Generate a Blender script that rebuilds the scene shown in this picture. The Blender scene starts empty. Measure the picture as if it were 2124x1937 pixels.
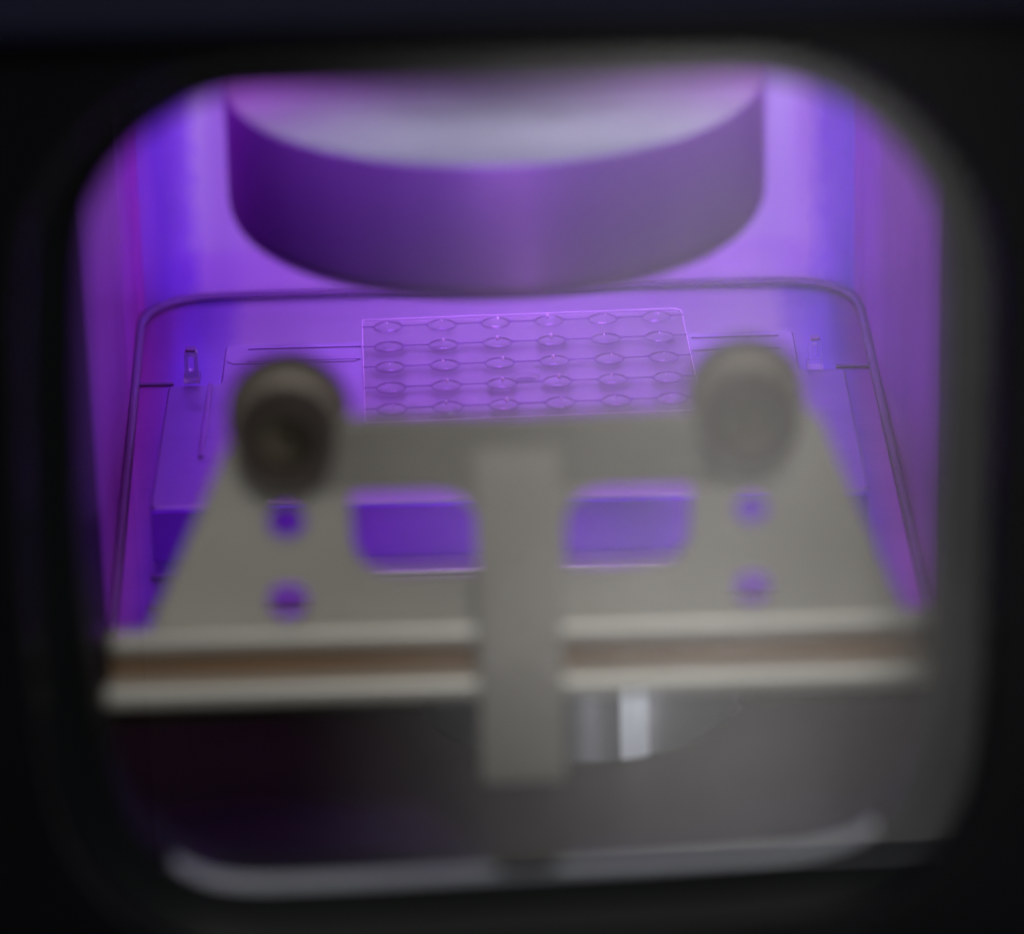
import bpy, bmesh, math, random
from mathutils import Vector, Matrix, Euler
random.seed(4)
S = bpy.context.scene
COL = S.collection
R = math.radians

# ------------------------------------------------------------------ camera
PITCH, ROLL, FPX = 23.25, 1.5, 9500.0
CAM = Vector((0.0, -1.113, 0.4495))
cd = bpy.data.cameras.new('camera'); cam = bpy.data.objects.new('camera', cd); COL.objects.link(cam)
rot = Matrix.Rotation(R(90 - PITCH), 3, 'X') @ Matrix.Rotation(R(-ROLL), 3, 'Z')
cam.matrix_world = Matrix.Translation(CAM) @ rot.to_4x4()
cd.sensor_width = 36; cd.lens = 36 * FPX / 2124
cd.clip_start = .01; cd.clip_end = 100
cd.dof.use_dof = True; cd.dof.focus_distance = 1.168; cd.dof.aperture_fstop = cd.lens / 20.5
S.camera = cam

# ------------------------------------------------------------------ world, exposure
w = bpy.data.worlds.new('World'); S.world = w; w.use_nodes = True
w.node_tree.nodes['Background'].inputs[0].default_value = (.5, .6, .8, 1)
w.node_tree.nodes['Background'].inputs[1].default_value = .002
S.view_settings.view_transform = 'Standard'; S.view_settings.look = 'None'
S.view_settings.exposure = 0; S.view_settings.gamma = 1
S.cycles.use_denoising = True
S.cycles.max_bounces = 10; S.cycles.transparent_max_bounces = 12
S.cycles.caustics_reflective = True; S.cycles.sample_clamp_indirect = 4

# ------------------------------------------------------------------ lamps
def area(name, loc, target, size, power, col, sy=None, spread=180):
    l = bpy.data.lights.new(name, 'AREA'); l.shape = 'RECTANGLE' if sy else 'SQUARE'
    l.size = size
    if sy: l.size_y = sy
    l.energy = power; l.color = col; l.spread = R(spread)
    o = bpy.data.objects.new(name, l); COL.objects.link(o); o.location = loc
    o.rotation_euler = (Vector(target) - Vector(loc)).to_track_quat('-Z', 'Y').to_euler()
    return o
VIO, BLU, MAG = (.43, .14, 1.0), (.16, .04, 1.0), (.70, .09, .62)
area('discharge_glow', (0, -.025, .196), (0, -.03, 0), .11, .085, VIO, .11, 110)
area('discharge_glow_front', (0, -.285, .192), (0, -.15, .10), .24, .036, VIO, .02, 80)
area('drum_fill_light', (0.01, -.212, .199), (0.01, -.196, .137), .12, .013, (.92, .90, 1), .01, 60)  # added light with no source in view, whitens the drum rim
area('drum_fill_light', (.004, -.30, .192), (.004, -.209, .11), .010, .004, (.85, 1, .80), .012, 70)  # added narrow light for the sheen down the drum front
area('lug_fill_light', (.031, -.343, .022), (.026, -.2, -.005), .018, .026, (.92, .95, 1), .012, 100)  # added hidden light that brightens the lug
area('lug_fill_light', (.085, -.24, .012), (.03, -.19, -.005), .006, .004, (.92, .95, 1), .012, 60)  # second added light, for the streak on the lug's side
area('discharge_glow_back', (0, -.02, .12), (0, .052, .03), .10, .165, (.44, .17, 1), .02, 120)
area('discharge_glow_side', (-.045, -.05, .190), (-.095, -.05, .03), .03, .030, MAG, .12, 110)
area('discharge_glow_side', (.045, -.05, .190), (.095, -.05, .03), .03, .030, MAG, .12, 110)
area('discharge_glow_corner', (-.05, -.02, .16), (-.085, .045, .03), .02, .02, BLU, .02, 70)
area('discharge_glow_corner', (.05, -.02, .16), (.085, .045, .03), .02, .02, BLU, .02, 70)
area('discharge_glow_front', (-.085, -.205, .196), (-.05, -.15, .115), .03, .010, VIO, .05, 120)
area('discharge_glow_front', (.085, -.205, .196), (.05, -.15, .115), .03, .010, VIO, .05, 120)
area('discharge_glow_side', (-.078, -.150, .197), (-.055, -.135, 0), .03, .038, (.58, .11, .95), .04, 95)
area('discharge_glow_side', (.078, -.150, .197), (.055, -.135, 0), .03, .038, (.58, .11, .95), .04, 95)
area('discharge_glow_under', (0, -.155, .0975), (0, -.155, 0), .07, .028, (.52, .10, 1), .05)
area('room_window', (.12, -1.42, 1.16), (0.01, -.31, .09), .36, 17.0, (1.0, .97, .915), .4)
area('room_lamp', (.07, -1.42, .44), (0.03, -.2, .0), .06, .28, (1.0, .99, .96), .08)
area('veil_fill_light', (.052, -.62, -.02), (.052, -.75, -.02), .02, .185, (1.0, .955, .935), .27, 82)  # added unseen strip that lights the reflected panel

# ------------------------------------------------------------------ pixel of the photograph -> place
def ray(px, py):
    return (rot @ Vector(((px - 1062) / FPX, -(py - 968.5) / FPX, -1))).normalized()
def onz(px, py, z=0.0):
    d = ray(px, py); return CAM + d * ((z - CAM.z) / d.z)
def ony(px, py, y):
    d = ray(px, py); return CAM + d * ((y - CAM.y) / d.y)

# ------------------------------------------------------------------ materials
TURN = 0.25
def mat(name, col, metal=0, rough=.4, bump=0, bscale=400, stretch=(1,1,1), var=.12, spec=.5, vscale=30, coat=0, aniso=0, turned=False):
    m = bpy.data.materials.new(name); m.use_nodes = True
    nt = m.node_tree; b = nt.nodes['Principled BSDF']
    tc = nt.nodes.new('ShaderNodeTexCoord'); mp = nt.nodes.new('ShaderNodeMapping')
    mp.inputs['Scale'].default_value = stretch
    nt.links.new(tc.outputs['Object'], mp.inputs[0])
    n = nt.nodes.new('ShaderNodeTexNoise'); n.inputs['Scale'].default_value = vscale; n.inputs['Detail'].default_value = 5
    nt.links.new(mp.outputs[0], n.inputs['Vector'])
    cr = nt.nodes.new('ShaderNodeValToRGB')
    cr.color_ramp.elements[0].position = .3; cr.color_ramp.elements[1].position = .7
    cr.color_ramp.elements[0].color = tuple(c * (1 - var) for c in col) + (1,)
    cr.color_ramp.elements[1].color = tuple(min(1, c * (1 + var)) for c in col) + (1,)
    nt.links.new(n.outputs[0], cr.inputs[0]); nt.links.new(cr.outputs[0], b.inputs['Base Color'])
    b.inputs['Metallic'].default_value = metal; b.inputs['Roughness'].default_value = rough
    b.inputs['Specular IOR Level'].default_value = spec; b.inputs['Coat Weight'].default_value = coat
    b.inputs['Coat Roughness'].default_value = .03
    b.inputs['Anisotropic'].default_value = aniso
    if turned:
        tg = nt.nodes.new('ShaderNodeTangent'); tg.direction_type = 'RADIAL'; tg.axis = 'Z'
        nt.links.new(tg.outputs[0], b.inputs['Tangent']); b.inputs['Anisotropic Rotation'].default_value = TURN
    if bump:
        n2 = nt.nodes.new('ShaderNodeTexNoise'); n2.inputs['Scale'].default_value = bscale; n2.inputs['Detail'].default_value = 3
        nt.links.new(mp.outputs[0], n2.inputs['Vector'])
        bp = nt.nodes.new('ShaderNodeBump'); bp.inputs['Strength'].default_value = bump; bp.inputs['Distance'].default_value = .0003
        nt.links.new(n2.outputs[0], bp.inputs['Height']); nt.links.new(bp.outputs[0], b.inputs['Normal'])
    return m
M = {
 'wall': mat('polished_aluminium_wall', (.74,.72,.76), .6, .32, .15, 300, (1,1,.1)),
 'side': mat('glow_tinted_liner', (.60,.24,.44), .2, .35, .05, 300, spec=.2),  # magenta side glow put into the liner's base colour
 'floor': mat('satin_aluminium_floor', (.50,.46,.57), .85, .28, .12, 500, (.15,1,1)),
 'seal': mat('dark_rubber_seal', (.09,.055,.11), 0, .6),
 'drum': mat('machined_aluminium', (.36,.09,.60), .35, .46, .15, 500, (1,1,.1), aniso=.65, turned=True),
 'drumtop': mat('brushed_aluminium_face', (.31,.33,.35), 0, .8, .2, 400, spec=.1),
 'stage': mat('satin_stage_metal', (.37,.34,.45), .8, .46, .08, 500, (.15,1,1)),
 'bracket': mat('bead_blasted_steel', (.33,.32,.29), .25, .50, .25, 900, var=.20, vscale=14),
 'rail': mat('bright_rail_steel', (.37,.365,.34), .4, .42, .1, 600, (.1,1,1)),
 'web': mat('brown_rail_core', (.13,.080,.046), .1, .5, .2, 60, (.3,1,1), var=.35),
 'knob': mat('dark_knob_plastic', (.036,.026,.022), 0, .6, .2, 400, var=.3),
 'knobring': mat('worn_knob_ring', (.17,.145,.125), .2, .6, .2, 400),
 'screw': mat('dark_screw_steel', (.10,.085,.06), .8, .35, .3, 200, var=.5, vscale=120),
 'frame': mat('black_frame_enamel', (.003,.003,.004), 0, .25, .05, 800, spec=.12),
 'ring': mat('dark_anodised_ring', (.0045,.0055,.006), 0, .5, .1, 700, spec=.08),
 'sill': mat('bare_aluminium_sill', (.44,.48,.55), .6, .40, .1, 500),
 'dark': mat('black_anodised_metal', (.013,.009,.008), 0, .36, .1, 500, spec=.025),
 'poststeel': mat('grey_post_steel', (.235,.226,.208), .2, .50, .25, 900, var=.15, vscale=14),
 'crossbar_shade_strip': mat('shaded_crossbar_steel', (.185,.178,.160), .2, .50, .25, 900, var=.22, vscale=20),
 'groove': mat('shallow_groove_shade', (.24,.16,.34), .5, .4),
 'well': mat('dark_bronzed_floor', (.012,.009,.007), 0, .32, .1, 300, spec=.015),
 'pedestal': mat('turned_dark_steel', (.10,.10,.11), .8, .4, .05, 400, (1,1,.1), aniso=.8, turned=True),
 'lug': mat('turned_bright_steel', (.55,.57,.61), .7, .45, .05, 400, (1,1,.1), aniso=.25, turned=True),
 'panel': mat('pale_veil_paint', (.72,.74,.74), 0, .5, .1, 300),
 'body': mat('machine_enamel_navy', (.003,.004,.014), 0, .5, spec=.2),
 'channel': mat('dark_channel', (.12,.06,.18), .3, .4),
 'front': mat('violet_glow_metal', (.20,.02,.62), .6, .30),
 'clear': None, 'glass': None}
def glow_bands(m, strength=1.0, sh=0.0):  # puts the glow's blue and magenta bands into the base colour by x
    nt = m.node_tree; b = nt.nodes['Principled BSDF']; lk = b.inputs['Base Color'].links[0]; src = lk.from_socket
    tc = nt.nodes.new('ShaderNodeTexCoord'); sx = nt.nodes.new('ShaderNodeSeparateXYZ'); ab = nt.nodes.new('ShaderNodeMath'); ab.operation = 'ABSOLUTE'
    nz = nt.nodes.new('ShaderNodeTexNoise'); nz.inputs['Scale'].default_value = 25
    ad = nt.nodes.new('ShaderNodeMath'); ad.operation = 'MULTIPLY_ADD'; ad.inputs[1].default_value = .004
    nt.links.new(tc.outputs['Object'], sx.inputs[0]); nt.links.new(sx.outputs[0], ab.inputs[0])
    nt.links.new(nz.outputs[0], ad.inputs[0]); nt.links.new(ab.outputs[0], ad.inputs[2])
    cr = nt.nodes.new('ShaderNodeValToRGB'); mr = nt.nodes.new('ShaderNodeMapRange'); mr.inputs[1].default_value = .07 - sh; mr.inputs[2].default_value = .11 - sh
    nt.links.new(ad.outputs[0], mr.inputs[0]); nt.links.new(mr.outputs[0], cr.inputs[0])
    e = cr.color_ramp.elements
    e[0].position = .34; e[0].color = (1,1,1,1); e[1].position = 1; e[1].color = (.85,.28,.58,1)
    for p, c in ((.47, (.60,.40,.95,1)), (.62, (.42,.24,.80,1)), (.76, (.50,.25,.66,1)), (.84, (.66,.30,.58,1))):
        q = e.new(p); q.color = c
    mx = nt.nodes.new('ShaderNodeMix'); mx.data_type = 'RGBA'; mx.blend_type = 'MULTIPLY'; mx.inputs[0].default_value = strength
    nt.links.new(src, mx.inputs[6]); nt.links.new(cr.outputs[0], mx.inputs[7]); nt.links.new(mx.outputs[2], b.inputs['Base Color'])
glow_bands(M['wall']); glow_bands(M['floor'], 1.0, .011); glow_bands(M['stage'], .6, .011); glow_bands(M['side'], .9)
def clear(name, refl, tint, rough=.03, extra=.0):
    m = bpy.data.materials.new(name); m.use_nodes = True; nt = m.node_tree
    nt.nodes.remove(nt.nodes['Principled BSDF']); out = nt.nodes['Material Output']
    t = nt.nodes.new('ShaderNodeBsdfTransparent'); t.inputs[0].default_value = tint + (1,)
    g = nt.nodes.new('ShaderNodeBsdfGlossy'); g.inputs['Roughness'].default_value = rough
    f = nt.nodes.new('ShaderNodeFresnel'); f.inputs[0].default_value = 1.5
    mm = nt.nodes.new('ShaderNodeMath'); mm.operation = 'MULTIPLY_ADD'
    mm.inputs[1].default_value = refl; mm.inputs[2].default_value = extra; mm.use_clamp = True
    nt.links.new(f.outputs[0], mm.inputs[0])
    mx = nt.nodes.new('ShaderNodeMixShader')
    nt.links.new(mm.outputs[0], mx.inputs[0]); nt.links.new(t.outputs[0], mx.inputs[1]); nt.links.new(g.outputs[0], mx.inputs[2])
    nt.links.new(mx.outputs[0], out.inputs[0])
    return m
M['glass'] = clear('viewport_glass', 1.9, (.97,.97,.97), .0)
M['clear'] = clear('clear_acrylic', .45, (.995,.99,.995), .28)
M['droplet'] = clear('clear_droplet', .8, (.965,.96,.975), .12, .01)
M['wellrim'] = clear('well_rim', .7, (.80,.77,.84), .25, .04)
M['bead'] = mat('pale_glint', (.85,.83,.88), 0, .3)
M['edge'] = clear('frosted_acrylic_edge', 3.0, (.85,.83,.88), .25, .25)

# ------------------------------------------------------------------ mesh helpers
def link(name, bm, m, parent=None, smooth=True, bevel=0, seg=3):
    me = bpy.data.meshes.new(name); bmesh.ops.recalc_face_normals(bm, faces=bm.faces[:])
    bm.to_mesh(me); bm.free(); me.materials.append(m)
    o = bpy.data.objects.new(name, me); COL.objects.link(o); o.parent = parent
    if bevel:
        b = o.modifiers.new('bevel', 'BEVEL'); b.width = bevel; b.segments = seg; b.limit_method = 'ANGLE'; b.angle_limit = R(40)
    if smooth:
        for p in me.polygons: p.use_smooth = True
        me.set_sharp_from_angle(angle=R(40))
    return o
def thing(name, label, cat, loc=(0,0,0), group=None):
    o = bpy.data.objects.new(name, None); COL.objects.link(o); o.location = loc; o.empty_display_size = .01
    o['label'] = label; o['category'] = cat
    if group: o['group'] = group
    bpy.context.view_layer.update()
    return o
def keep(o):            # keep world place under its parent
    if o.parent: o.matrix_parent_inverse = o.parent.matrix_world.inverted()
    return o
def struct(o): o['kind'] = 'structure'; return o
def rrect(x0, x1, y0, y1, r, n=8):
    if not isinstance(r, (list, tuple)): r = [r] * 4           # order: x1y1, x0y1, x0y0, x1y0
    out = []
    for k, (cx, cy, a) in enumerate(((x1-r[0], y1-r[0], 0), (x0+r[1], y1-r[1], 90), (x0+r[2], y0+r[2], 180), (x1-r[3], y0+r[3], 270))):
        m = n if r[k] > 0 else 0
        for i in range(m + 1):
            t = R(a + (90 * i / m if m else 0)); out.append((cx + r[k]*math.cos(t), cy + r[k]*math.sin(t)))
    return out
def prism_z(pts, z0, z1):
    bm = bmesh.new(); a = [bm.verts.new((x, y, z0)) for x, y in pts]; b = [bm.verts.new((x, y, z1)) for x, y in pts]
    n = len(pts)
    bm.faces.new(a[::-1]); bm.faces.new(b)
    for i in range(n): bm.faces.new((a[i], a[(i+1)%n], b[(i+1)%n], b[i]))
    return bm
def slab_y(outer, holes, y0, y1):
    """vertical plate: outline and holes in x,z; extruded from y0 to y1"""
    bm = bmesh.new(); edges = []
    loops = []
    for lp in [outer] + holes:
        vs = [bm.verts.new((x, y0, z)) for x, z in lp]
        es = [bm.edges.new((vs[i], vs[(i+1)%len(vs)])) for i in range(len(vs))]
        edges += es; loops.append(vs)
    bmesh.ops.triangle_fill(bm, use_beauty=True, use_dissolve=False, edges=edges, normal=(0,-1,0))
    r = bmesh.ops.extrude_face_region(bm, geom=bm.faces[:])
    bmesh.ops.translate(bm, verts=[v for v in r['geom'] if isinstance(v, bmesh.types.BMVert)], vec=(0, y1-y0, 0))
    return bm
def smooth_poly(pts, radii, n=7):
    """round the corners of a polygon"""
    out = []; N = len(pts)
    for i in range(N):
        p = Vector(pts[i]); a = Vector(pts[i-1]) - p; b = Vector(pts[(i+1)%N]) - p; r = radii[i]
        if r <= 0: out.append(tuple(p)); continue
        la, lb = a.length, b.length; r = min(r, la*.49, lb*.49)
        A = p + a*(r/la); B = p + b*(r/lb)
        for k in range(n+1):
            t = k/n; q = A*(1-t)**2 + p*2*t*(1-t) + B*t*t; out.append(tuple(q))
    return out
def lathe(prof, n=96, cap=True):
    bm = bmesh.new(); rings = []
    for r, z in prof:
        if r < 1e-6: rings.append([bm.verts.new((0,0,z))])
        else: rings.append([bm.verts.new((r*math.cos(2*math.pi*i/n), r*math.sin(2*math.pi*i/n), z)) for i in range(n)])
    for a, b in zip(rings, rings[1:]):
        for i in range(n):
            j = (i+1)%n
            if len(a) == 1: bm.faces.new((a[0], b[i], b[j]))
            elif len(b) == 1: bm.faces.new((a[i], a[j], b[0]))
            else: bm.faces.new((a[i], a[j], b[j], b[i]))
    return bm
def arc_prof(cr, cz, r, a0, a1, n=6):
    return [(cr + r*math.cos(R(a0+(a1-a0)*i/n)), cz + r*math.sin(R(a0+(a1-a0)*i/n))) for i in range(n+1)]
def box(x0,x1,y0,y1,z0,z1):
    return prism_z([(x0,y0),(x1,y0),(x1,y1),(x0,y1)], z0, z1)
def tube(path, rad, n=10, closed=False):
    bm = bmesh.new(); rings = []; N = len(path); P = [Vector(p) for p in path]
    for i in range(N):
        if closed: t = P[(i+1)%N] - P[i-1]
        else: t = P[min(i+1,N-1)] - P[max(i-1,0)]
        t.normalize(); u = t.cross(Vector((0,0,1)))
        if u.length < 1e-4: u = Vector((1,0,0))
        u.normalize(); v = u.cross(t)
        rings.append([bm.verts.new(P[i] + rad*(u*math.cos(2*math.pi*k/n) + v*math.sin(2*math.pi*k/n))) for k in range(n)])
    for i in range(N if closed else N-1):
        a, b = rings[i], rings[(i+1)%N]
        for k in range(n): bm.faces.new((a[k], a[(k+1)%n], b[(k+1)%n], b[k]))
    if not closed: bm.faces.new(rings[0]); bm.faces.new(rings[-1][::-1])
    return bm

# ------------------------------------------------------------------ chamber shell
CEIL = .205
FRONT = -.352
YB = onz(420, 618).y                                   # back wall
xl_b, xl_f = onz(283, 700).x, onz(230, 1250).x
xr_b, xr_f = onz(1795, 655).x, onz(1925, 1225).x
yL, yF = onz(283, 700).y, -.160
def xside(xb, xf, ya=yL, yb=onz(230,1250).y):
    return lambda y: xb + (xf - xb) * (y - ya) / (yb - ya)
XL = xside(xl_b, xl_f); XR = xside(xr_b, xr_f, onz(1795,655).y, onz(1925,1225).y)
rc = .019
def wall_path(y_front, inset=0.0):
    p = [(XL(y_front)+inset, y_front)]
    ys = YB - inset
    c = smooth_poly([(XL(y_front)+inset, y_front), (XL(ys)+inset, ys), (XR(ys)-inset, ys), (XR(y_front)-inset, y_front)], [0, rc*1.25, rc*1.25, 0], 14)
    return c
wp = wall_path(yF)
bm = bmesh.new()
lo = [bm.verts.new((x, y, 0)) for x, y in wp]; hi = [bm.verts.new((x, y, CEIL)) for x, y in wp]
for i in range(len(wp)-1): bm.faces.new((lo[i], lo[i+1], hi[i+1], hi[i]))
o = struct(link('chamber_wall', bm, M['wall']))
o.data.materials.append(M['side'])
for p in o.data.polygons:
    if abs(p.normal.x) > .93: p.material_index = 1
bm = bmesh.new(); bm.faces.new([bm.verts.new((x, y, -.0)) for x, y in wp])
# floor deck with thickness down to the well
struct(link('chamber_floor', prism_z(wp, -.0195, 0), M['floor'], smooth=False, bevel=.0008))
# seal cord along the foot of the wall
sp_ = wall_path(yF + .0005, .0009)
seal = link('rubber_seal', tube([(x, y, .0007) for x, y in sp_], .0012), M['seal'])
seal['label'] = 'dark thin seal cord running round the foot of the purple chamber wall'; seal['category'] = 'seal'
struct(link('floor_fascia', box(XL(yF)-.001, XR(yF)+.001, yF-.003, yF-.0004, -.0198, -.0006), M['dark'], smooth=False))
# front section: dark walls, dark well floor, ceiling
xa, xb = XL(yF)-.0, XR(yF)+.0
bm = bmesh.new()
def quad(*p): bm.faces.new([bm.verts.new(q) for q in p])
quad((xa, yF, -.02), (xa, yF, CEIL), (xa-.004, FRONT, CEIL), (xa-.004, FRONT, -.02))
quad((xb, yF, -.02), (xb, yF, CEIL), (xb+.004, FRONT, CEIL), (xb+.004, FRONT, -.02))
struct(link('front_chamber_wall', bm, M['dark'], smooth=False))
struct(link('lower_floor', box(-.12, .12, FRONT, -.14, -.026, -.020), M['well'], smooth=False))
struct(link('chamber_ceiling', box(-.12, .12, FRONT, YB+.01, CEIL, CEIL+.004), M['dark'], smooth=False))
# seam joints across the rear floor (narrow recessed joint strips)
for (a, b) in (((283, 800), (352, 798)), ((1750, 761), (1812, 759))):
    A, B = onz(*a), onz(*b)
    x0, x1 = min(A.x, B.x), max(A.x, B.x)
    j = link('floor_joint', box(x0-.002, x1+.001, A.y-.0007, A.y+.0007, .0001, .0005), M['seal'], smooth=False); struct(j)

# ------------------------------------------------------------------ hanging drum electrode
zb = .100
dc = onz(1032, 438, zb); dr = 554 * (dc - CAM).length / FPX
dh = 280 / FPX * (dc - CAM).length / math.cos(R(20))
drum = thing('drum_electrode', 'broad round metal drum hanging above the clear plate, its pale rim lit at the top', 'drum', (dc.x, dc.y, zb))
rr = .0060
prof = [(0, 0), (dr-rr, 0)] + arc_prof(dr-rr, rr, rr, -90, 0) + [(dr, dh-.0012)] + arc_prof(dr-.0012, dh-.0012, .0012, 0, 90, 4)[1:]
link('drum_body', lathe(prof + [(dr*.97, dh-.001), (dr*.97, dh-.005), (0, dh-.005)], 160), M['drum'], drum)
link('rim', lathe([(dr*.999, dh-.0011), (dr*.994, dh-.0002), (dr*.985, dh+.0003), (dr*.66, dh+.0003), (dr*.60, dh-.0001), (dr*.02, dh-.0028), (dr*.01, dh-.0052)], 160), M['drumtop'], drum)
st = link('stem', lathe([(.004, dh-.003), (.004, CEIL-zb-.0005), (0, CEIL-zb-.0005)], 40), M['dark'], drum); st.location = (0, .036, 0)

# ------------------------------------------------------------------ stage under the plate
ZS = .0145
f0, f1 = onz(352, 1035, ZS), onz(1765, 1005, ZS)
yfr = -.119
xs0, xs1 = onz(350, 797, ZS).x, onz(1752, 765, ZS).x
xm0, xm1 = onz(465, 740, ZS).x, onz(1650, 715, ZS).x
ym, yb = onz(1062, 782, ZS).y, onz(1062, 700, ZS).y
stage = thing('stage', 'low satin metal stage carrying the clear plate, brightly violet on top', 'stage', ((xs0+xs1)/2, yfr, 0))
pts = smooth_poly([(xs0, yfr), (xs1, yfr), (xs1, ym), (xm1, ym), (xm1, yb), (xm0, yb), (xm0, ym), (xs0, ym)], [.002]*8, 4)
keep(link('stage_body', prism_z(pts, 0, ZS), M['stage'], stage, bevel=.0005))
for py in (716, 742):
    A = onz(540, py+9, ZS)
    for ga, gb in ((xm0+.006, onz(748, 740, ZS).x), (onz(1436, 720, ZS).x, xm1-.004)):
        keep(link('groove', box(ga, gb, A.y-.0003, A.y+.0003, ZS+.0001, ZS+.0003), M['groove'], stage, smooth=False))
# shallow raised slot tab with a rounded left end
A, B = onz(470, 757, ZS), onz(740, 722, ZS)
keep(link('slot_tab', prism_z(rrect(A.x, B.x, A.y, B.y, [0, .003, .003, 0]), ZS+.00005, ZS+.0002), M['stage'], stage))
A = onz(437, 797, ZS); B = onz(437, 950, ZS)
keep(link('guide_strip', box(A.x-.0006, A.x+.0006, B.y, A.y-.001, ZS, ZS+.0008), M['groove'], stage, bevel=.0002))
keep(link('front_glow_panel', box(xs0+.0004, xs1-.0004, yfr-.0014, yfr-.0001, .0001, ZS-.0006), M['front'], stage, smooth=False, bevel=.0002))  # violet glow on the stage front put into its base colour
# ledge at the foot of the stage
keep(link('foot_ledge', box(xs0, xs1, yfr-.010, yfr-.0016, 0.0001, .0012), M['floor'], stage, bevel=.0003))
keep(link('foot_ledge', box(xs0, xs1, yfr-.0262, yfr-.0250, 0.0001, .0006), M['channel'], stage, bevel=.0003))

# ------------------------------------------------------------------ locating clips
def make_clip(px, py, w_, h_, label, faint=False):
    m1 = M['clear'] if faint else M['edge']; m2 = M['clear'] if faint else M['droplet']; m3 = M['groove'] if faint else M['channel']
    c = onz(px, py, ZS)
    t = thing('locating_clip', label, 'clip', (c.x, c.y, ZS), 'small clear clips standing either side of the plate')
    s = (c-CAM).length / FPX; W, H = w_*s, h_*s/math.cos(R(22))
    fr = rrect(-W/2, W/2, 0, H, .0006, 4); hole = rrect(-W/2+.0010, W/2-.0010, .0030, H-.0012, .0004, 4)
    link('clip_frame', slab_y(fr, [hole], -.001, .001), m1, t, bevel=.0002)
    link('clip_base', box(-W/2-.0004, W/2+.0004, -.0025, .0025, 0, .0016), m2, t, bevel=.0004)
    link('clip_cap', box(-W/2+.0004, W/2-.0004, -.0014, .0014, H, H+.0008), m3, t, bevel=.0003)
    return t
make_clip(399, 790, 28, 62, 'small clear clip with a dark cap, left of the left knob')
make_clip(1690, 762, 26, 58, 'small faint clear clip on the floor to the right of the right knob', True)

# ------------------------------------------------------------------ clear well plate
ZP = ZS + .0002; TH = .0009
c1 = onz(805, 677+3, ZP+TH); c6 = onz(1361, 658+1, ZP+TH); c4 = onz(1388, 788+1, ZP+TH)
ux = (c6 - c1); pitch = ux.length / 5; ux.normalize(); uy = Vector((-ux.y, ux.x, 0))
plate = thing('well_plate', 'clear flat plate with rows of round wells joined by thin dark lines', 'well plate', (c1.x, c1.y, ZP))
plate.rotation_euler = (0, 0, math.atan2(ux.y, ux.x)); bpy.context.view_layer.update()
NR = 5
x0, x1, y1, y0 = -.48*pitch, 5.5*pitch, .45*pitch, -(NR-1)*pitch - .5*pitch
link('slab', prism_z(rrect(x0, x1, y0, y1, [.003, .0008, .0008, .003], 6), 0, TH), M['clear'], plate, bevel=.0002)
link('plate_edge', tube([(x, y, TH) for x, y in rrect(x0, x1, y0, y1, [.003, .0008, .0008, .003], 6)], .00011, 6, True), M['bead'], plate)
wr = .0037
def well_bm():
    prof = [(wr*1.02, .0000), (wr, .0004), (wr*.93, .0004), (wr*.88, .0001)]
    return lathe(prof, 32)
def drop_bm():
    prof = [(wr*.86, .0001)] + [(wr*.86*math.cos(R(a)), .0001 + .0008*math.sin(R(a))) for a in (15,30,45,60,75)] + [(0, .0009)]
    return lathe(prof, 28)
def bead_bm():
    return lathe([(.0000, .0013)] + [(.00038*math.sin(R(a)), .00065+.00065*math.cos(R(a))) for a in (30,60,90,120,150)] + [(0, 0)], 10)
wm = dmsh = bmsh = None
for j in range(NR):
    for i in range(6):
        p = (i*pitch, -j*pitch, TH)
        if wm is None:
            a = link('well', well_bm(), M['wellrim'], plate); wm = a.data
            b = link('droplet', drop_bm(), M['droplet'], a); dmsh = b.data
            c = link('glint_bead', bead_bm(), M['bead'], a); bmsh = c.data  # pale bead put in for the sparkle on each well
        else:
            a = bpy.data.objects.new('well', wm); COL.objects.link(a); a.parent = plate
            b = bpy.data.objects.new('droplet', dmsh); COL.objects.link(b); b.parent = a
            c = bpy.data.objects.new('glint_bead', bmsh); COL.objects.link(c); c.parent = a
        a.location = p
        b.rotation_euler.z = random.uniform(0, 6); b.scale = (random.uniform(.88,1.03), random.uniform(.88,1.03), random.uniform(.8,1.2))
        c.location = (random.uniform(-.0004,.0009), random.uniform(.0008,.0016), .0003)
        q = {0: .45, 1: .9, 2: 1.0, 3: .9, 4: .5, 5: .4}[i] * random.uniform(.9, 1.45); c.scale = (q, q, q)
    yy = -j*pitch + .0009
    def strip(xa_, xb_, flare_a, flare_b):
        bm = bmesh.new(); n = 10; top, bot = [], []
        for k in range(n+1):
            t = k/n; x = xa_ + (xb_-xa_)*t; h = .00030
            if flare_a: h += .0007*max(0, 1-t*5)**2
            if flare_b: h += .0007*max(0, 1-(1-t)*5)**2
            top.append(bm.verts.new((x, yy+h, TH+.0001))); bot.append(bm.verts.new((x, yy-h, TH+.0001)))
        for k in range(n): bm.faces.new((bot[k], bot[k+1], top[k+1], top[k]))
        r = bmesh.ops.extrude_face_region(bm, geom=bm.faces[:])
        bmesh.ops.translate(bm, verts=[v for v in r['geom'] if isinstance(v, bmesh.types.BMVert)], vec=(0,0,.00012))
        return bm
    g = wr*.95
    xs = [x0] + [i*pitch for i in range(6)] + [x1]
    for k in range(7):
        link('channel', strip(xs[k] + (g if k else 0), xs[k+1] - (g if k < 6 else 0), k > 0, k < 6), M['channel'], plate, smooth=False)
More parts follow.
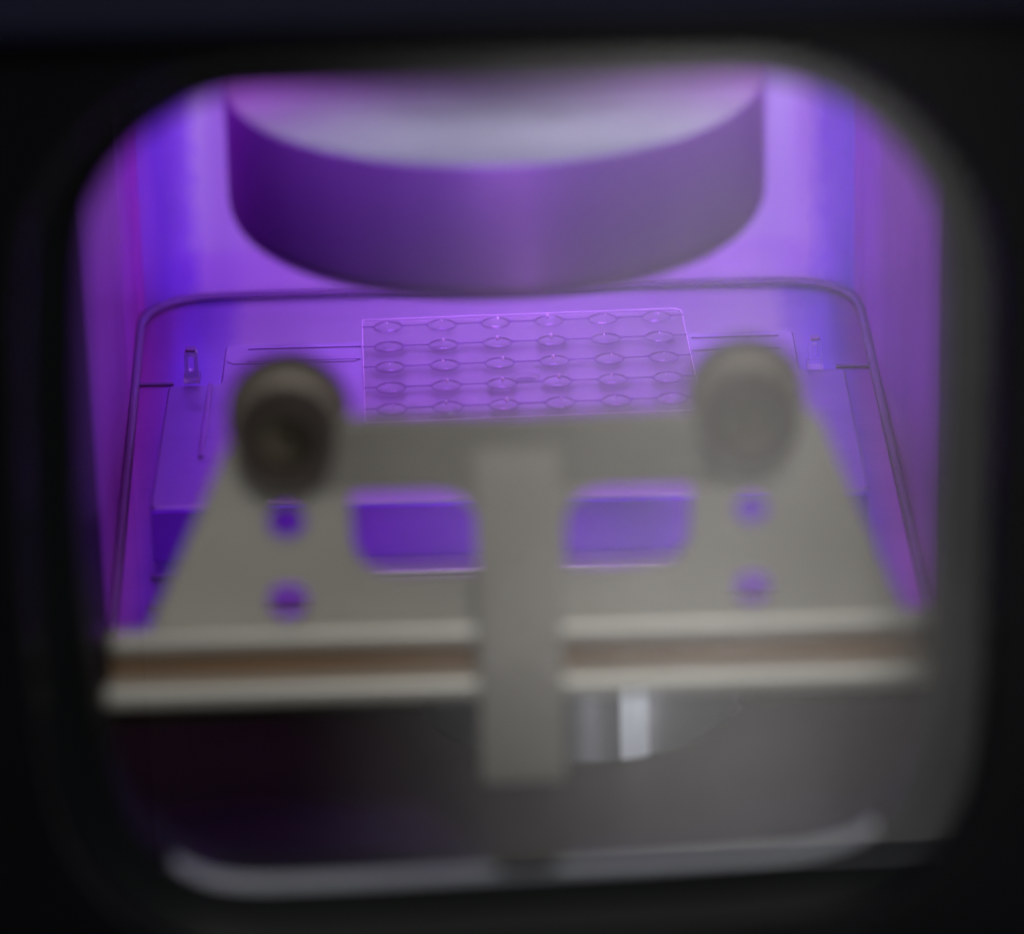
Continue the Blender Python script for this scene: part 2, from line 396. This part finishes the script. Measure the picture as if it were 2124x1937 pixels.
# small dark dimple under the plate
c = onz(1091, 785, ZS)
dm = thing('dimple_plug', 'small dark oval plug under the clear plate between its third and fourth rows of wells', 'plug', (c.x, c.y, ZS))
s = (c-CAM).length/FPX
link('plug_ring', lathe([(30*s, 0), (30*s, .00025), (24*s, .00025), (23*s, 0)], 32), M['clear'], dm)
bm = lathe([(22*s, .0), (22*s, .0002), (0, .0002)], 32); bm.transform(Matrix.Translation((0, -.0012, 0)) @ Matrix.Diagonal((1, .6, 1, 1)))
link('plug_core', bm, M['channel'], dm)

# ------------------------------------------------------------------ pedestal below the floor edge
pf = onz(1212, 1582, -.02); pr = 352 * (pf-CAM).length / FPX
ped = thing('pedestal', 'polished round steel pedestal below the rail, catching two bright vertical streaks', 'pedestal', (pf.x, pf.y + pr, -.02))
link('pedestal_body', lathe([(0,0.0002), (pr, .0002), (pr, .0185), (pr-.0008, .0193), (0, .0193)], 128), M['pedestal'], ped)

lc = onz(1288, 1572, -.02); lr = 104 * (lc-CAM).length / FPX
lug = link('lug', lathe([(0,.0002), (lr, .0002), (lr, .038), (lr-.0008, .0388), (0,.0388)], 64), M['lug'], ped)
lug.location = (lc.x - pf.x, (lc.y + lr) - (pf.y + pr) - .001, 0)
# added unseen baffle that keeps the discharge light out of the front section
bf = struct(link('added_baffle', box(-.11, .11, -.224, -.220, .160, CEIL-.0005), M['dark'], smooth=False))

# ------------------------------------------------------------------ bracket
YK = -.312
def bz(px, py, y=YK):
    p = ony(px, py, y); return (p.x, p.z)
outl = [(305,1312), (480,905), (520,868), (700,868), (1062,868), (1440,852), (1640,830), (1700,860), (1872,1262), (1880,1282)]
outl_pts = [bz(*p) for p in outl]
rad = [0, .008, .004, 0, 0, 0, .004, .008, 0, 0]
outer = smooth_poly(outl_pts, rad, 6)
def hole_px(cx, cy, r, n=24):
    return [bz(cx + r*math.cos(2*math.pi*k/n), cy + r*math.sin(2*math.pi*k/n)*.97) for k in range(n)]
wl = smooth_poly([bz(*p) for p in ((727,1018),(988,1012),(990,1186),(735,1192))], [.0012,.0095,.001,.0095], 8)
wr_ = smooth_poly([bz(*p) for p in ((1172,1008),(1434,1000),(1428,1170),(1172,1180))], [.0095,.0012,.0095,.001], 8)
holes = [hole_px(594,1080,40), hole_px(598,1243,43), hole_px(1558,1053,37), hole_px(1560,1215,40), wl, wr_]
br = thing('bracket', 'grey trapezoid metal bracket with two dark knobs, two windows and four round holes', 'bracket', (bz(1062,1300)[0], YK, bz(1062,1300)[1]))
keep(link('bracket_plate', slab_y(outer, holes, YK-.0015, YK+.0015), M['bracket'], br, smooth=False, bevel=.0005))
YP = -.3225
zt, zr, zb0 = bz(1062, 900)[1], bz(1062, 1262)[1], bz(1086, 1626, YP)[1]
prof_ = [(YK-.0014, zt), (YK-.0017, zt-.0010), (YP-.0016, bz(1062, 1300, YP)[1]), (YP-.0016, zb0+.0035), (YP+.0004, zb0), (YP+.0016, zb0), (YP+.0016, zr), (YK-.0014, zr)]
xp0, xp1 = bz(990, 1250, YP)[0], bz(1166, 1250, YP)[0]
bm = bmesh.new(); va = [bm.verts.new((xp0, y, z)) for y, z in prof_]; vb = [bm.verts.new((xp1, y, z)) for y, z in prof_]
bm.faces.new(va); bm.faces.new(vb[::-1])
for i in range(len(va)): j = (i+1) % len(va); bm.faces.new((va[i], va[j], vb[j], vb[i]))
bm.transform(Matrix.Translation((0,0,0)))
keep(link('post', bm, M['poststeel'], br, bevel=.0010))
cbar = smooth_poly([bz(*p) for p in ((640,874),(1500,856),(1500,996),(640,1010))], [.001]*4, 3)
keep(link('crossbar_shade_strip', slab_y(cbar, [], YK-.0021, YK-.0013), M['crossbar_shade_strip'], br, smooth=False, bevel=.0003))  # strip whose darker base holds the shade under the port top
def knob(fx, fy, rf, rb):
    """short flanged knob with its axis along Y: front face centre in the photograph, radii in pixels"""
    pfr = ony(fx, fy, YK-.009)
    s = (pfr-CAM).length/FPX
    k = bpy.data.objects.new('knob', None); COL.objects.link(k); k.parent = br; k.location = pfr - br.location
    Rm = Matrix.Rotation(R(-90), 4, 'X')      # lathe axis z -> +y
    L = .0185
    r1, r2 = rf*s, rb*s
    def lt(name, prof, m):
        bm = lathe(prof, 64); bm.transform(Rm); return link(name, bm, m, k)
    lt('knob_body', [(r1*.62, .0012), (r1*.66, .0), (r1*.95, 0), (r1, .001), (r1, .0060), (r1*.94, .0065)], M['knob'])
    lt('knob_ring', [(r1*.93, .0066), (r1*1.0, .0070), (r2*.95, .0080), (r2*.95, .0115), (r1*.93, .0120)], M['knobring'])
    lt('flange', [(r2*.9, .0121), (r2, .0127), (r2, L-.001), (r2*.97, L), (0, L)], M['knob'])
    lt('screw', [(0, .0050), (r1*.22, .0050), (r1*.24, .0022), (r1*.48, .0020), (r1*.52, .0030), (r1*.62, .0035)], M['screw'])
knob(592, 922, 106, 130)
knob(1556, 884, 104, 126)

# ------------------------------------------------------------------ rail under the bracket
YR = -.3145
pL, pR = ony(224, 1380, YR), ony(1935, 1330, YR)
rail = thing('rail', 'double bright steel rail with a brown recessed core, running across below the bracket', 'rail', ((pL.x+pR.x)/2, YR, (pL.z+pR.z)/2))
def beam(ptsL, ptsR, dep0, dep1, name, m, bev):
    (lx, lt_), (rx, rt) = ptsL, ptsR
    # ptsL = (x px, (top py, bottom py))
    v = []
    bm = bmesh.new()
    for y in (dep0, dep1):
        a = ony(lx, lt_[0], YR); b = ony(lx, lt_[1], YR); c = ony(rx, rt[1], YR); d = ony(rx, rt[0], YR)
        v.append([bm.verts.new((q.x, y, q.z)) for q in (a, b, c, d)])
    bm.faces.new(v[0]); bm.faces.new(v[1][::-1])
    for i in range(4): bm.faces.new((v[0][i], v[0][(i+1)%4], v[1][(i+1)%4], v[1][i]))
    keep(link(name, bm, m, rail, bevel=bev, seg=4))
beam((226, (1306, 1346)), (1946, (1256, 1295)), YR-.0035, YR+.001, 'upper_bead', M['rail'], .0018)
beam((232, (1346, 1418)), (1942, (1292, 1363)), YR-.0006, YR+.001, 'rail_core', M['web'], .0003)
beam((214, (1411, 1456)), (1962, (1360, 1403)), YR-.0045, YR+.001, 'lower_bead', M['rail'], .0018)

# ------------------------------------------------------------------ viewport frame, ring, sill, pane
YV = -.372
opening_px = [(168,1160), (160,700), (162,520), (185,430), (250,320), (350,240), (460,190), (700,182), (1062,172), (1400,163), (1590,158),
              (1720,195), (1830,270), (1915,370), (1958,480), (1966,620), (1958,900), (1948,1250), (1940,1480), (1905,1620), (1835,1720), (1720,1775),
              (1500,1796), (1062,1822), (700,1842), (470,1850), (370,1812), (285,1740), (232,1640), (205,1520), (188,1350)]
def chaikin(p, n=3):
    for _ in range(n):
        q = []
        for i in range(len(p)):
            a, b = Vector(p[i]), Vector(p[(i+1)%len(p)])
            q += [tuple(a*.75+b*.25), tuple(a*.25+b*.75)]
        p = q
    return p
inner = chaikin([bz(x, y, YV + .005) for x, y in opening_px], 2)
cx = sum(p[0] for p in inner)/len(inner); cz = sum(p[1] for p in inner)/len(inner)
def grow(loop, g):
    out = []
    n = len(loop)
    for i in range(n):
        a, b = Vector(loop[i-1]), Vector(loop[(i+1)%n]); t = (b-a).normalized(); nn = Vector((t.y, -t.x))
        p = Vector(loop[i])
        if nn.dot(p - Vector((cx, cz))) < 0: nn = -nn
        out.append(tuple(p + nn*g))
    return out
vw = thing('viewport_window', 'black rounded square viewport surround with a grey bevelled ring and a clear pane', 'window', (cx, YV, min(p[1] for p in inner)))
BIG = [(cx-.4, cz-.28), (cx+.4, cz-.28), (cx+.4, cz+.4), (cx-.4, cz+.4)]
ringo = grow(inner, .0085)
keep(link('surround', slab_y(BIG, [ringo], YV-.0045, YV+.016), M['frame'], vw, smooth=False, bevel=.0012))
def loft(loops, m, name, closed_loops=True):
    bm = bmesh.new(); rs = [[bm.verts.new(p) for p in lp] for lp in loops]
    n = len(rs[0])
    for a, b in zip(rs, rs[1:]):
        for i in range(n): bm.faces.new((a[i], a[(i+1)%n], b[(i+1)%n], b[i]))
    return keep(link(name, bm, m, vw))
L3 = lambda lp, y: [(x, y, z) for x, z in lp]
g = lambda d: grow(inner, d)
loft([L3(g(.0084), YV-.003), L3(g(.0070), YV-.0036), L3(g(.0052), YV-.0022), L3(g(.0030), YV+.0006), L3(g(.0008), YV+.0034), L3(g(.0002), YV+.0050)], M['ring'], 'bevel_ring')
loft([L3(g(.0001), YV+.0050), L3(g(.0), YV+.0190)], M['ring'], 'tunnel')
keep(link('pane', slab_y(g(.0078), [], YV-.0038, YV-.0037), M['glass'], vw, smooth=False)) if False else None
bm = bmesh.new(); bm.faces.new([bm.verts.new((x, YV-.0035, z)) for x, z in g(.0075)])
pane = keep(link('pane', bm, M['glass'], vw, smooth=False))
# bare metal sill in the bottom of the tunnel
zt = [p for p in inner]
sl = []
bot = sorted([p for p in inner if p[1] < cz - .045], key=lambda p: p[0])
bot = [p for p in bot if bz(350,1810,YV)[0] < p[0] < bz(1835,1730,YV)[0]]
def silpart(ps):
    bm = bmesh.new(); a = [bm.verts.new((x, YV+.0056, z+.0004)) for x, z in ps]; b = [bm.verts.new((x, YV+.0096, z+.0006)) for x, z in ps]
    for i in range(len(ps)-1): bm.faces.new((a[i], a[i+1], b[i+1], b[i]))
    r = bmesh.ops.extrude_face_region(bm, geom=bm.faces[:])
    bmesh.ops.translate(bm, verts=[v for v in r['geom'] if isinstance(v, bmesh.types.BMVert)], vec=(0,0,-.0006))
    return bm
keep(link('sill', silpart(bot), M['sill'], vw))
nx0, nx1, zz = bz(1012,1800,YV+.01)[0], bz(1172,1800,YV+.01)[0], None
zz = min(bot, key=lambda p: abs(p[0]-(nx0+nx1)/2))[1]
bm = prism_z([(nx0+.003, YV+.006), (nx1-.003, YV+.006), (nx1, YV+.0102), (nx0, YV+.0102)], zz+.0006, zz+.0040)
keep(link('sill_shade_block', bm, M['dark'], vw, bevel=.0004))  # dark block put in for the post's shade on the sill

# body of the machine above: dark navy band
zz1 = ony(1062, 55, YV-.01).z
hood = link('machine_hood', box(-.4, .4, YV-.012, YV-.005, zz1, zz1+.10), M['body'], bevel=.002)
hood['label'] = 'dark navy hood edge across the top above the viewport'; hood['category'] = 'hood'

# ------------------------------------------------------------------ added unseen pale panel whose reflection veils the right of the pane
YC = -.75
def refl(px, py):
    """where the mirrored sight line through a pixel meets the panel plane"""
    p = ony(px, py, YV-.0035); d = ray(px, py); d = Vector((d.x, -d.y, d.z)); return p + d*((YC - p.y)/d.y)
bl, brr = refl(800, 1800), refl(2085, 1735)
cb = thing('veil_panel', 'added pale grey panel facing the machine, seen only as a reflection in the pane', 'added panel', (.06, YC, bl.z))
bm = bmesh.new()
x0_, x1_ = -.10, brr.x
za = refl(1000, 1788).z; zb_ = refl(2000, 1740).z
sl_ = (zb_-za)/(refl(2000,1740).x-refl(1000,1788).x)
f = lambda x: za + sl_*(x-refl(1000,1788).x)
vs = [bm.verts.new(p) for p in ((x0_, YC, f(x0_)), (x1_, YC, f(x1_)), (x1_, YC, .16), (x0_, YC, .16))]
fc = bm.faces.new(vs); r = bmesh.ops.extrude_face_region(bm, geom=[fc])
bmesh.ops.translate(bm, verts=[v for v in r['geom'] if isinstance(v, bmesh.types.BMVert)], vec=(0,-.012,0))
keep(link('veil_board', bm, M['panel'], cb, smooth=False, bevel=.0005))
bm = bmesh.new()
z2, z3 = refl(1062, 1870).z, refl(2000, 1836).z
k = (z3-z2)/(refl(2000,1836).x-refl(1062,1870).x); f2 = lambda x: z2 + k*(x-refl(1062,1870).x)
vs = [bm.verts.new(p) for p in ((x0_, YC-.012, f2(x0_)), (x1_+.05, YC-.012, f2(x1_+.05)), (x1_+.05, YC-.012, f(x1_+.05)-.0008), (x0_, YC-.012, f(x0_)-.0008))]
fc = bm.faces.new(vs); r = bmesh.ops.extrude_face_region(bm, geom=[fc])
bmesh.ops.translate(bm, verts=[v for v in r['geom'] if isinstance(v, bmesh.types.BMVert)], vec=(0,-.01,0))
keep(link('veil_band', bm, mat('grey_veil_band', (.20,.21,.23), 0, .5), cb, smooth=False))  # added lower band of the reflected panel
